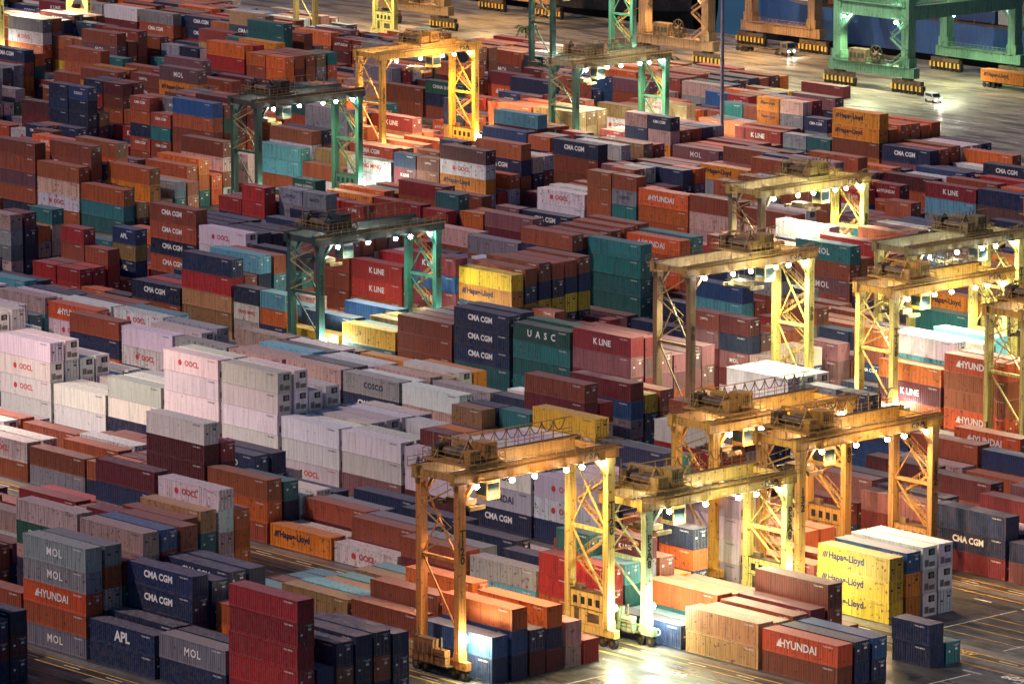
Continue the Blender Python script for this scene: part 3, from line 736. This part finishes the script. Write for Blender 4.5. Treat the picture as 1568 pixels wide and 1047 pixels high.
def van(p,q,rz,col,lights=True):
    E=empty('service_van',(p,q,0),rz); a=MB(); pr=[(-2.3,.35),(2.3,.35),(2.35,1.0),(1.5,1.2),(.9,1.95),(-2.3,2.0)]; n=0
    for y in (-.9,.9): a.v+=[(x,y,z) for x,z in pr]
    a.f.append(tuple(range(6))); a.f.append(tuple(range(11,5,-1))); a.m+=[0,0]
    for i in range(6):
        j=(i+1)%6; a.f.append((i,6+i,6+j,j)); a.m.append(0)
    a.quad((1.47,-.8,1.25),(1.47,.8,1.25),(.96,.8,1.9),(.96,-.8,1.9),1)
    for y in (-.905,.905): a.quad((-1.8,y,1.25),(1.2,y,1.25),(.75,y,1.85),(-1.8,y,1.85),1)
    for x in (-1.5,1.5):
        for y in (-.85,.85): a.cyl((x,y-.1,.34),(x,y+.1,.34),.34,12,2)
    for y in (-.65,.65): a.ball((2.36,y,.8),.14,3)
    obj('body',a.mesh('van',[M_crane,M_glass,M_rub,M_lampW]),parent=E,color=col)
    if lights: l=spot(E,(2.8,0,.9),1500,'n',1.2,.15); l.rotation_euler=(0,math.radians(-78),0)
van(-146,249.5,-.3,(.6,.6,.6))

# ------------------------------------------------------------------ high mast light
def mast(p,q,h,power,lc):
    E=empty('high_mast_light',(p,q,0)); a=MB(); a.cyl((0,0,0),(0,0,h),.42,14,0,.2); a.box(-.7,.7,-.7,.7,0,.5)
    a.cyl((0,0,h-1),(0,0,h-.7),1.6,16,0)
    for i in range(8):
        t=i*math.pi/4; a.box(1.5*math.cos(t)-.3,1.5*math.cos(t)+.3,1.5*math.sin(t)-.3,1.5*math.sin(t)+.3,h-1.4,h-1.05,0)
        a.ball((1.5*math.cos(t),1.5*math.sin(t),h-1.5),.28,1)
    obj('pole_and_lamps',a.mesh('mast',[flat('mast_steel',(.25,.2,.26),.4,.3),M_lampW]),parent=E)
    spot(E,(0,0,h-2.2),power,lc,2.8,.8)
mast(-109.6,152.5,62,110000,'n'); mast(262,-98,40,80000,'n'); mast(12,-123.5,34,80000,'n')  # last two masts are added out of frame to light pavement and reefers

# ------------------------------------------------------------------ trees
M_bark=flat('bark',(.08,.055,.035),.9); M_leaf=flat('foliage',(.05,.085,.025),.7,0,.5,1.5)
def tree(p,q,h,palm=False,s=1.):
    a=MB(); 
    if palm:
        a.cyl((0,0,0),(.15,0,h*.75),.18,8,0,.1)
        for i in range(16):
            t=i*2.4; el=.3+.5*(i%4)/3; pr=Vector((.15,0,h*.75))
            for k in range(5):
                nx=pr+Vector((math.cos(t),math.sin(t),el*1.6-k*.55))*(.55*s); sd=Vector((-math.sin(t),math.cos(t),-.25))*.28
                a.quad(pr+sd,pr-sd,nx-sd*.8,nx+sd*.8,1); pr=nx
    else:
        a.cyl((0,0,0),(0,0,h*.45),.2,8,0,.13)
        cl=[]
        for i in range(7):
            t=i*.9; e=Vector((math.cos(t)*h*.28,math.sin(t)*h*.28,h*random.uniform(.55,.9))); a.cyl((0,0,h*.4),e,.08,5,0,.03); cl.append(e)
        cl.append(Vector((0,0,h*.9)))
        for c in cl:
            for k in range(90):
                d=Vector((random.gauss(0,1),random.gauss(0,1),random.gauss(0,.7)))*(h*.1); x=c+d
                u=Vector((random.uniform(-1,1),random.uniform(-1,1),random.uniform(-1,1))).normalized()*.2; v=u.orthogonal().normalized()*.13
                a.quad(x-u-v,x+u-v,x+u+v,x-u+v,1)
    obj('palm_tree' if palm else 'leafy_tree',a.mesh('tree',[M_bark,M_leaf]),(p,q,0))
tree(-118,-13.2,6); tree(-111,-13,5); tree(-126,-13.3,5.5); tree(-262,240,7,True); tree(-205,229,6,True)

# ------------------------------------------------------------------ world, sun, camera
w=bpy.data.worlds.new('World'); scene.world=w; w.use_nodes=True; nt=w.node_tree; bg=nt.nodes['Background']
d=Vector((.33,.52,-.68)).normalized(); sd=-d
sky=nt.nodes.new('ShaderNodeTexSky'); sky.sky_type='NISHITA'; sky.sun_disc=False
sky.sun_elevation=math.asin(sd.z); sky.sun_rotation=math.atan2(sd.x,sd.y)%(2*math.pi)
tint=nt.nodes.new('ShaderNodeMix'); tint.data_type='RGBA'; tint.blend_type='MULTIPLY'; tint.inputs[0].default_value=1
tint.inputs[7].default_value=(.42,.80,1.2,1)
nt.links.new(sky.outputs[0],tint.inputs[6]); nt.links.new(tint.outputs[2],bg.inputs[0]); bg.inputs[1].default_value=.038
sl=bpy.data.lights.new('sun','SUN'); sl.energy=2.0; sl.color=(1,.74,.64); sl.angle=math.radians(1.5)
so=bpy.data.objects.new('sun',sl); COL.objects.link(so); so.rotation_euler=d.to_track_quat('-Z','Y').to_euler(); so.location=(0,0,200)
cd=bpy.data.cameras.new('camera'); cam=bpy.data.objects.new('camera',cd); COL.objects.link(cam)
cam.location=(597.4,-537.9,148); cam.rotation_euler=(Vector((0,0,0))-cam.location).to_track_quat('-Z','Y').to_euler()
cd.lens=183.7; cd.sensor_width=36; cd.clip_start=1; cd.clip_end=12000
scene.camera=cam
scene.view_settings.view_transform='Standard'; scene.view_settings.look='None'; scene.view_settings.exposure=0; scene.view_settings.gamma=1
